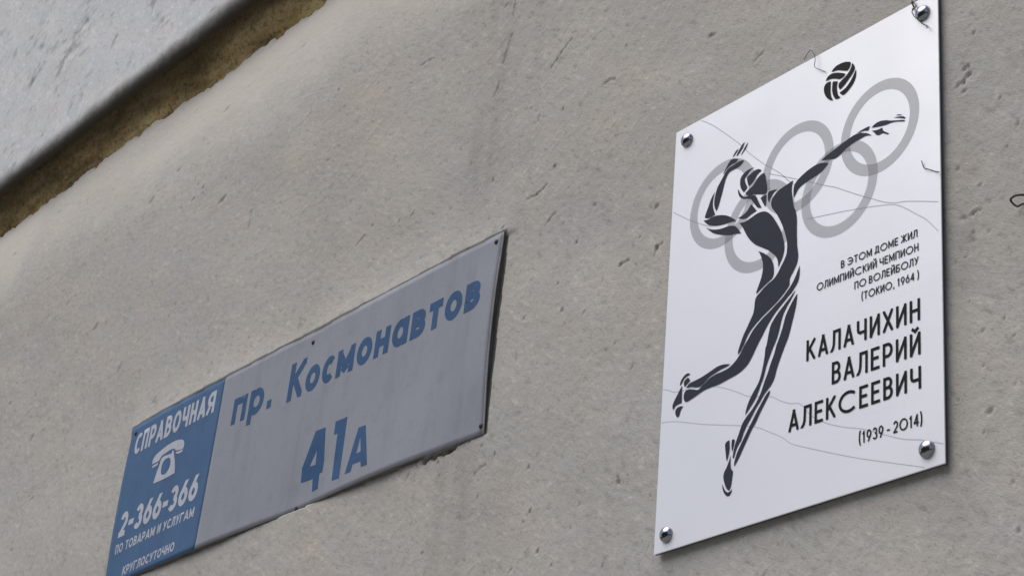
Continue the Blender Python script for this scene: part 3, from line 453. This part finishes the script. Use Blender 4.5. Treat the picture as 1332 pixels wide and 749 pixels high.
G = {   # skeletons in the unit box (x right, y up); lowercase entries are used by the street sign
 'А': [[(0, 0), (.5, 1), (1, 0)], [(.13, .25), (.87, .25)]],
 'Б': [[(.92, 1), (0, 1), (0, 0)], bowl(0, .56)],
 'В': [[(0, 0), (0, 1)], bowl(.53, 1, .92), bowl(0, .53)],
 'Г': [[(1, 1), (0, 1), (0, 0)]],
 'Д': [[(.17, .12), (.27, .5), (.29, 1), (.84, 1), (.84, .12)], [(0, -.04), (0, .12), (1, .12), (1, -.04)]],
 'Е': [[(1, 1), (0, 1), (0, 0), (1, 0)], [(0, .52), (.85, .52)]],
 'Ж': [[(.5, 0), (.5, 1)], [(0, 1), (.5, .52), (1, 1)], [(0, 0), (.5, .52), (1, 0)]],
 'И': [[(0, 0), (0, 1)], [(1, 0), (1, 1)], [(0, 0), (1, 1)]],
 'Й': [[(0, 0), (0, 1)], [(1, 0), (1, 1)], [(0, 0), (1, 1)], [(.22, 1.27), (.5, 1.15), (.78, 1.27)]],
 'К': [[(0, 0), (0, 1)], [(1, 1), (.0, .40)], [(.30, .58), (1, 0)]],
 'Л': [[(-.03, .0), (.12, .10), (.22, .28), (.25, .55), (.26, 1), (1, 1), (1, 0)]],
 'М': [[(0, 0), (0, 1)], [(1, 0), (1, 1)], [(0, 1), (.5, .22), (1, 1)]],
 'Н': [[(0, 0), (0, 1)], [(1, 0), (1, 1)], [(0, .5), (1, .5)]],
 'О': [CIRC], 'П': [[(0, 0), (0, 1), (1, 1), (1, 0)]],
 'Р': [[(0, 0), (0, 1)], bowl(.40, 1)],
 'С': [arc(.58, .5, .58, .5, 46, 314, 28)],
 'Т': [[(0, 1), (1, 1)], [(.5, 1), (.5, 0)]],
 'У': [[(0, 1), (.53, .33)], [(1, 1), (.25, 0)]],
 'Х': [[(0, 0), (1, 1)], [(0, 1), (1, 0)]],
 'Ч': [[(0, 1), (0, .58), (.08, .46), (.25, .41), (1, .41)], [(1, 1), (1, 0)]],
 'Э': [arc(.42, .5, .58, .5, 134, -134, 28), [(.3, .5), (.98, .5)]],
 'Я': [[(1, 0), (1, 1)], [(1-x, y) for x, y in bowl(.42, 1)], [(.42, .42), (0, 0)]],
 'а': [CIRC, [(1, 1), (1, 0)]],
 'р': [[(0, 1), (0, -.42)], [(x*1.0, y) for x, y in CIRC]],
 '1': [[(.62, 0), (.62, 1), (.2, .82)]],
 '2': [arc(.5, .70, .47, .30, 165, -38, 16)+[(0, 0), (1, 0)]],
 '3': [arc(.48, .75, .44, .25, 160, -88, 14), arc(.48, .26, .5, .26, 88, -155, 16)],
 '4': [[(.74, 0), (.74, 1), (0, .27), (1, .27)]],
 '6': [arc(.5, .33, .5, .33, 0, 360, 30), [(.03, .42), (.62, 1)]],
 '9': [arc(.5, .67, .5, .33, 0, 360, 30), [(.97, .58), (.38, 0)]],
 '0': [CIRC], '-': [[(0, .42), (1, .42)]], '.': [[(.5, 0), (.5, .02)]], ',': [[(.6, .03), (.3, -.16)]],
 '(': [[(1-math.cos(a)*1.0 if 0 else (abs(a)/1.1)**2, .5+.72*a/1.1) for a in [1.1-.22*i for i in range(11)]]], ')': [[(1-(abs(a)/1.1)**2, .5+.72*a/1.1) for a in [1.1-.22*i for i in range(11)]]],
}
WID = {'О': 1.06, 'С': 1.06, 'Э': .92, 'М': .78, 'Ж': .85, 'Д': .72, 'Е': .52, 'К': .58, 'В': .55, 'Р': .58, 'А': .64, 'И': .62, 'Л': .62, '0': 1.04, '(': .27, ')': .27, '-': .38, '1': .42, ',': .25, '.': .3, 'Т': .58}
def clip_y(poly, lo, hi, ax):
    for lim, sg in ((lo, 1), (hi, -1)):
        out = []
        for i in range(len(poly)):
            a, b = poly[i-1], poly[i]; da, db = sg*(a[ax]-lim), sg*(b[ax]-lim)
            if da*db < 0:
                t_ = da/(da-db); out.append((a[0]+(b[0]-a[0])*t_, a[1]+(b[1]-a[1])*t_))
            if db >= 0: out.append(b)
        poly = out
        if not poly: return poly
    return poly
def glyph(ch, x, y, W, Hc, t_):
    polys = []
    for st in G[ch]:
        P = [(t_/2+a*(W-t_), t_/2+b*(Hc-t_)) for a, b in st]
        closed = math.hypot(P[0][0]-P[-1][0], P[0][1]-P[-1][1]) < 1e-6
        n_ = len(P)
        for i in range(n_-1):
            ax_, ay = P[i]; bx_, by = P[i+1]; L = math.hypot(bx_-ax_, by-ay)
            if L < 1e-9: continue
            dx, dy = (bx_-ax_)/L, (by-ay)/L
            def ext(j, k):      # how far to run past an end
                if 0 <= j < n_-1 or (closed and j != i):
                    jj = j % (n_-1) if closed else j
                    q = (P[jj+1][0]-P[jj][0], P[jj+1][1]-P[jj][1]); ql = math.hypot(*q) or 1
                    c_ = max(-1, min(1, (q[0]*dx+q[1]*dy)/ql)); an = math.acos(c_)
                    return min(t_*1.2, math.tan(an/2)*t_/2) if an < 2.9 else t_
                v_ = st[0] if j < 0 else st[-1]
                if ch in 'СЭ236()9' and len(st) > 8: return 0
                if abs(dy) > .2 and (v_[1] in (0, 1)): return t_*1.3
                return t_/2
            e0, e1 = ext(i-1, 0), ext(i+1, 1)
            nx, ny = -dy*t_/2, dx*t_/2
            a0 = (ax_-dx*e0, ay-dy*e0); b0 = (bx_+dx*e1, by+dy*e1)
            q = [(a0[0]+nx, a0[1]+ny), (a0[0]-nx, a0[1]-ny), (b0[0]-nx, b0[1]-ny), (b0[0]+nx, b0[1]+ny)]
            lo, hi = (0, Hc) if ch not in 'Йр(),Д' else ((0 if ch == 'Й' else -.5*Hc), 1.5*Hc if ch in 'Й()' else Hc)
            if ch == 'Й' and st[0][1] <= 1: hi = Hc
            if ch == 'Д': lo = -.1*Hc
            q = clip_y(q, lo, hi, 1)
            if q and ch not in '(),Л': q = clip_y(q, 0, W, 0)
            if len(q) > 2: polys.append([(x+a, y+b) for a, b in q])
    return polys
def text_polys(s, p0, p1, cap, t_, w0=.61, gap=.19, space=.42, wid=WID, xh=None):
    """lay a line of lettering along the baseline p0-p1 (mm), widths scaled to fill it exactly"""
    items = []; tot = 0
    for i, ch in enumerate(s):
        if ch == ' ': items.append((None, space*cap)); tot += space*cap; continue
        hc = cap
        key = ch
        if xh and ch.islower():
            hc = cap*xh; key = ch if ch in G else ch.upper()
        wd = wid.get(ch, wid.get(key, w0))*hc
        items.append((key, wd, hc)); tot += wd
        if i+1 < len(s) and s[i+1] != ' ': items.append((None, gap*cap)); tot += gap*cap
    L = math.hypot(p1[0]-p0[0], p1[1]-p0[1]); k = L/tot; sl = (p1[1]-p0[1])/(p1[0]-p0[0])
    out = []; x = p0[0]
    for it in items:
        if it[0]: out += glyph(it[0], x, 0, it[1]*k, it[2], t_)
        x += it[1]*k
    return [[(a, b+p0[1]+(a-p0[0])*sl) for a, b in q] for q in out]
def strip_polys(line, wdt):
    out = []
    for (a, b) in zip(line[:-1], line[1:]):
        dx, dy = b[0]-a[0], b[1]-a[1]; L = math.hypot(dx, dy) or 1; nx, ny = -dy/L*wdt/2, dx/L*wdt/2
        ex, ey = dx/L*wdt*.3, dy/L*wdt*.3
        out.append([(a[0]-ex+nx, a[1]-ey+ny), (a[0]-ex-nx, a[1]-ey-ny), (b[0]+ex-nx, b[1]+ey-ny), (b[0]+ex+nx, b[1]+ey+ny)])
    return out
def spline(line, step=2.):
    out = []
    for i in range(len(line)-1):
        p0 = line[max(i-1, 0)]; p1 = line[i]; p2 = line[i+1]; p3 = line[min(i+2, len(line)-1)]
        k = max(1, int(math.hypot(p2[0]-p1[0], p2[1]-p1[1])/step))
        for j in range(k):
            t_ = j/k
            out.append(tuple(.5*((2*b)+(-a+c)*t_+(2*a-5*b+4*c-d_)*t_*t_+(-a+3*b-3*c+d_)*t_**3) for a, b, c, d_ in zip(p0, p1, p2, p3)))
    return out+[tuple(line[-1])]

# ------------------------------------------------------------------ memorial plaque
def board_matrix(x, z, th): return Matrix.Translation((x, 0, z)) @ Matrix.Rotation(-th, 4, 'Y')
# origin of both boards: their lower edge's middle; TL is where the traced millimetres start
def tl_to_base(x, z, th, W, Hh):
    ux = Vector((math.cos(th), 0, math.sin(th))); vx = Vector((-math.sin(th), 0, math.cos(th)))
    return Vector((x, 0, z))+ux*(W/2)-vx*Hh
b0 = tl_to_base(0, Z0+PL_H, PITCH_PL, PL_W, PL_H)
plaque = empty('memorial_plaque', board_matrix(b0.x, b0.z, PITCH_PL), 'white memorial plaque with a jumping volleyball player, grey rings and four chrome domes', 'plaque')
FACE = .007                                  # distance of the plate's face from the wall
def pxy(u_, v_, off): return (u_/1000-PL_W/2, -(FACE+off), v_/1000+PL_H)
def plate_sheet(name, P, T, mt, off): return obj(name, [pxy(a, b, off) for a, b in P], T, mt, plaque)
def bevel_plate(W, Hh, y0, y1, bv, rad=.002):
    # front face at -y1, bevelled rim, back at -y0
    def ring(ins, y): return [(-W/2+ins, -y, ins), (W/2-ins, -y, ins), (W/2-ins, -y, Hh-ins), (-W/2+ins, -y, Hh-ins)]
    V = ring(bv, y1)+ring(bv*.3, y1-bv*.3)+ring(0, y1-bv)+ring(0, y0)
    Fc = [(0, 1, 2, 3)]
    for k in range(3):
        for i in range(4): Fc.append((k*4+i, (k+1)*4+i, (k+1)*4+(i+1) % 4, k*4+(i+1) % 4))
    Fc.append((15, 14, 13, 12))
    return V, Fc
V, Fc = bevel_plate(PL_W, PL_H, FACE-.0008-.0005, FACE, .0005); obj('face_sheet', V, Fc, PLAQUE, plaque)
V, Fc = bevel_plate(PL_W-.0006, PL_H-.0006, FACE-.0042, FACE-.0014, .0003); V = [(a, b, c_+.0003) for a, b, c_ in V]; obj('core_sheet', V, Fc, PLAQUE_CORE, plaque)
for k, (cx, cy) in enumerate(((320, -129.2), (202, -129.2), (86.3, -128), (145.9, -178.8), (263.9, -179.6))):
    o_ = [(cx+54*math.cos(a), cy+54*math.sin(a)) for a in np.linspace(0, 2*math.pi, 97)[:-1]]
    i_ = [(cx+41.3*math.cos(a), cy+41.3*math.sin(a)) for a in np.linspace(0, 2*math.pi, 97)[:-1]]
    nn = 96
    obj('ring_emblem', [pxy(a, b, .00016+.00006*k) for a, b in o_+i_], [(i, (i+1) % nn, nn+(i+1) % nn, nn+i)[::-1] for i in range(nn)], RING, plaque)
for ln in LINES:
    P, T = union(strip_polys(spline(ln), .95)); plate_sheet('hairline', P, T, HAIR, .0001)  # thin grey wavy lines drawn on the plate face
P, T = union([smooth_poly(q) for q in FIG]); plate_sheet('athlete_silhouette', P, T, INK, .00055)
P, T = union([smooth_poly(q) for q in BALL]); plate_sheet('ball_emblem', P, T, BLACK, .00055)
# (text, baseline start, baseline end, cap height, stroke)
for nm, s, q0, q1, cap, st in (
    ('dedication_lettering', 'В ЭТОМ ДОМЕ ЖИЛ', (268.2, -273.7), (370.0, -275.3), 8.5, 1.15),
    ('dedication_lettering', 'ОЛИМПИЙСКИЙ ЧЕМПИОН', (234.6, -288.2), (371.2, -290.9), 8.7, 1.15),
    ('dedication_lettering', 'ПО ВОЛЕЙБОЛУ', (287.0, -304.2), (371.2, -305.3), 8.5, 1.15),
    ('dedication_lettering', '(ТОКИО, 1964 )', (296.6, -319.3), (371.4, -321.2), 8.7, 1.15),
    ('name_lettering', 'КАЛАЧИХИН', (221.5, -362.6), (372.4, -365.3), 23.2, 3.1),
    ('name_lettering', 'ВАЛЕРИЙ', (257.3, -398.6), (372.6, -401.2), 23.8, 3.1),
    ('name_lettering', 'АЛЕКСЕЕВИЧ', (198.4, -433.4), (372.8, -436.3), 23.2, 3.1),
    ('dates_lettering', '(1939 - 2014)', (294.0, -471.6), (373.8, -473.3), 12.2, 1.55)):
    P, T = union(text_polys(s, q0, q1, cap, st, gap=.19 if cap > 20 else .15)); plate_sheet(nm, P, T, BLACK, .00055)
def dome(rad, hgt, base=0.0, seg=32, rings=10):
    V = []; Fc = []
    prof_ = [(rad*1.0, 0), (rad*1.02, base*.5), (rad, base)]+[(rad*.985*math.cos(a), base+hgt*math.sin(a)) for a in np.linspace(.06, math.pi/2-.02, rings)]
    for rr, hh in prof_:
        V += [(rr*math.cos(2*math.pi*i/seg), -hh, rr*math.sin(2*math.pi*i/seg)) for i in range(seg)]
    for k in range(len(prof_)-1):
        for i in range(seg): Fc.append((k*seg+i, k*seg+(i+1) % seg, (k+1)*seg+(i+1) % seg, (k+1)*seg+i))
    V.append((0, -(base+hgt), 0)); c_ = len(V)-1; k = len(prof_)-1
    for i in range(seg): Fc.append((k*seg+i, k*seg+(i+1) % seg, c_))
    return V, Fc
V, Fc = dome(.0088, .0052, .0012)
first = None
for (bu, bv) in ((21.2, -19.1), (380.6, -19.7), (19.9, -500.3), (379.5, -499.4)):
    if first is None: o_ = first = obj('dome_bolt', V, Fc, CHROME, plaque, smooth=True)
    else:
        o_ = first.copy(); COL.objects.link(o_); o_.parent = plaque
    o_.location = pxy(bu, bv, .0002)
    o_.rotation_euler = (0, random.Random(bu).uniform(0, 6), 0)

# ------------------------------------------------------------------ street sign
b1 = tl_to_base(SG_U, Z0+SG_V, PITCH_SG, SG_W, SG_H)
sign = empty('street_sign', board_matrix(b1.x, b1.z, PITCH_SG), 'long grey street sign with a blue left end and faded blue lettering', 'sign')
SCREWS = [(15.5, -14.1), (578.1, -17.9), (1026.0, -11.2), (1035.0, -272.0), (599.6, -281.1), (17, -270)]
def bend(u_, v_):
    """how far the thin sheet stands off the wall (metres); u, v in mm"""
    t_ = -v_/285.
    o_ = 6.4+1.2*math.sin(u_/1050*5.3+.4)*(1-.5*t_)
    o_ += 5.0*t_**1.5*(math.sin(math.pi*min(max((u_-15)/585, 0), 1))**2)
    o_ += 5.5*t_**1.3*(math.sin(math.pi*min(max((u_-600)/438, 0), 1))**2)
    o_ += 2.6*math.exp(-((1050-u_)/90)**2)*math.sin(math.pi*min(max(t_, 0), 1))**1
    for (a, b) in SCREWS:
        o_ -= 2.4*math.exp(-((u_-a)**2+(v_-b)**2)/(2*38**2))
    return max(o_, 2.4)/1000
def sxy(u_, v_, off): return (u_/1000-SG_W/2, -(bend(u_, v_)+off), v_/1000+SG_H)
def sheet(name, u0, u1, v0, v1, off, th, mt, du=8., back=None):
    nu = max(2, int((u1-u0)/du)); nv = max(2, int((v1-v0)/du)); V = []; Fc = []
    for side in (0, 1):
        for j in range(nv+1):
            for i in range(nu+1):
                V.append(sxy(u0+(u1-u0)*i/nu, v0+(v1-v0)*j/nv, off-(th if side else 0)))
    A = lambda s_, i, j: s_*(nu+1)*(nv+1)+j*(nu+1)+i
    for j in range(nv):
        for i in range(nu):
            Fc.append((A(0, i, j), A(0, i+1, j), A(0, i+1, j+1), A(0, i, j+1))); Fc.append((A(1, i, j), A(1, i, j+1), A(1, i+1, j+1), A(1, i+1, j)))
    for i in range(nu):
        Fc.append((A(0, i+1, 0), A(0, i, 0), A(1, i, 0), A(1, i+1, 0))); Fc.append((A(0, i, nv), A(0, i+1, nv), A(1, i+1, nv), A(1, i, nv)))
    for j in range(nv):
        Fc.append((A(0, 0, j), A(0, 0, j+1), A(1, 0, j+1), A(1, 0, j))); Fc.append((A(0, nu, j+1), A(0, nu, j), A(1, nu, j), A(1, nu, j+1)))
    o_ = obj(name, V, Fc, mt, sign, smooth=False)
    o_.data.polygons.foreach_set('use_smooth', [i < 2*nu*nv for i in range(len(Fc))])
    return o_
sheet('backing_sheet', 0, SG_W*1000-6.0, -SG_H*1000, 0, -.0004, .0010, SIGN_EDGE)
sheet('grey_film', 320, 1037, -284.0, -.6, .0001, .0003, SIGN_GREY)
sheet('blue_film', .8, 319.6, -284.0, -.6, .0001, .0003, SIGN_BLUE)
def sign_sheet(name, polys, mt, holes=(), off=.00035):
    us = [a for q in polys for a, b in q]; vs = [b for q in polys for a, b in q]
    st = [(a+.13, b+.07) for a in np.arange(min(us), max(us), 9) for b in np.arange(min(vs), max(vs), 9)]
    P, T = union(polys, holes, st)
    return obj(name, [sxy(a, b, off) for a, b in P], T, mt, sign, smooth=True)
SW = {'О': .80, 'С': .72, 'М': .82, 'о': .98, 'с': .82, 'м': 1.15, 'н': .92, 'а': .98, 'в': .86, 'т': .78, 'п': .88, 'р': .92, '.': .3, '-': .42, 'А': .78, 'Я': .66, '2': .66, '3': .66, '6': .68, 'Т': .62, 'К': .70}
sign_sheet('street_lettering', text_polys('пр.', (364.5, -94.5), (486, -96), 61, 12.5, gap=.14, wid=SW, xh=.72), SIGN_NAVY)
sign_sheet('street_lettering', text_polys('Космонавтов', (528, -101.5), (1006, -99), 62, 12.5, gap=.12, wid=SW, xh=.68), SIGN_NAVY)
sign_sheet('house_number', [[q[:2] for q in p] for p in NUM], SIGN_NAVY, [[q[:2] for q in p] for p in NUMH])
sign_sheet('directory_lettering', text_polys('СПРАВОЧНАЯ', (23, -56.5), (298.5, -53.5), 38, 7.6, w0=.60, gap=.12, wid={**SW, 'О': .72, 'С': .62, 'А': .66}), SIGN_WHITE)
sign_sheet('phone_number_lettering', text_polys('2-366-366', (25, -202), (293, -197), 43, 9.6, w0=.66, gap=.10, wid=SW), SIGN_WHITE)
sign_sheet('directory_lettering', text_polys('ПО ТОВАРАМ И УСЛУГАМ', (23, -230), (295, -226.5), 16.2, 3.2, w0=.62, gap=.14, space=.5, wid=SW), SIGN_WHITE)
sign_sheet('directory_lettering', text_polys('КРУГЛОСУТОЧНО', (66, -274), (248.5, -271.5), 15.6, 3.1, w0=.66, gap=.14, wid=SW), SIGN_WHITE)
sign_sheet('telephone_symbol', [smooth_poly(q, 4) for q in PHONE], SIGN_WHITE, [smooth_poly(q, 4) for q in DIAL])
V, Fc = dome(.0036, .0016, .0006, 14, 4); first = None
for (a, b) in SCREWS:
    if first is None: o_ = first = obj('screw', V, Fc, SCREW, sign, smooth=True)
    else:
        o_ = first.copy(); COL.objects.link(o_); o_.parent = sign
    o_.location = sxy(a, b, .0002)

# ------------------------------------------------------------------ loose threads and wire
def tube(name, pts, rad, mt, label, cat, seg=6):
    V = []; Fc = []; n_ = len(pts); base = Vector(pts[0])
    for i, p in enumerate(pts):
        p = Vector(p); d_ = (Vector(pts[min(i+1, n_-1)])-Vector(pts[max(i-1, 0)])).normalized()
        a = d_.cross(Vector((.13, 1, .21))).normalized(); b = d_.cross(a)
        for k in range(seg):
            t_ = 2*math.pi*k/seg; V.append(p-base+a*math.cos(t_)*rad+b*math.sin(t_)*rad)
    for i in range(n_-1):
        for k in range(seg): Fc.append((i*seg+k, i*seg+(k+1) % seg, (i+1)*seg+(k+1) % seg, (i+1)*seg+k))
    Fc += [tuple(range(seg))[::-1], tuple(range((n_-1)*seg, n_*seg))]
    o_ = obj(name, V, Fc, mt, smooth=True); o_.location = base
    return tag(o_, label, cat)
PM = plaque.matrix_world
for k, (ln, lab) in enumerate(zip(THREADS, ('thin grey thread looping over the white plaque\'s top edge beside the ball emblem', 'tangled grey thread caught on the chrome dome in the plaque\'s upper right corner', 'short grey thread sticking to the plaque\'s right edge beside the rings'))):
    pts = []
    sp = spline(ln, 1.2)
    for i, (a, b) in enumerate(sp):
        tt = i/(len(sp)-1)
        off = .0016+.0012*math.sin(i*.55+k)
        if k == 0: off = .001+.003*math.sin(math.pi*tt)
        if k == 1: off = .0024+.0016*math.sin(i*.7)
        pts.append(PM @ Vector(pxy(a, b, off)))
    tube('thread', pts, (.00042, .00055, .00048)[k], THREAD, lab, 'thread')
pts = []
for i, (a, b) in enumerate(spline(HOOK[0], 2.)): pts.append((a/1000, -.006-.004*math.sin(i*.4), b/1000+Z0))
tube('wire_hook', pts, .0011, WIRE, 'rusty bent wire loop poking out of the grey wall right of the plaque', 'wire')
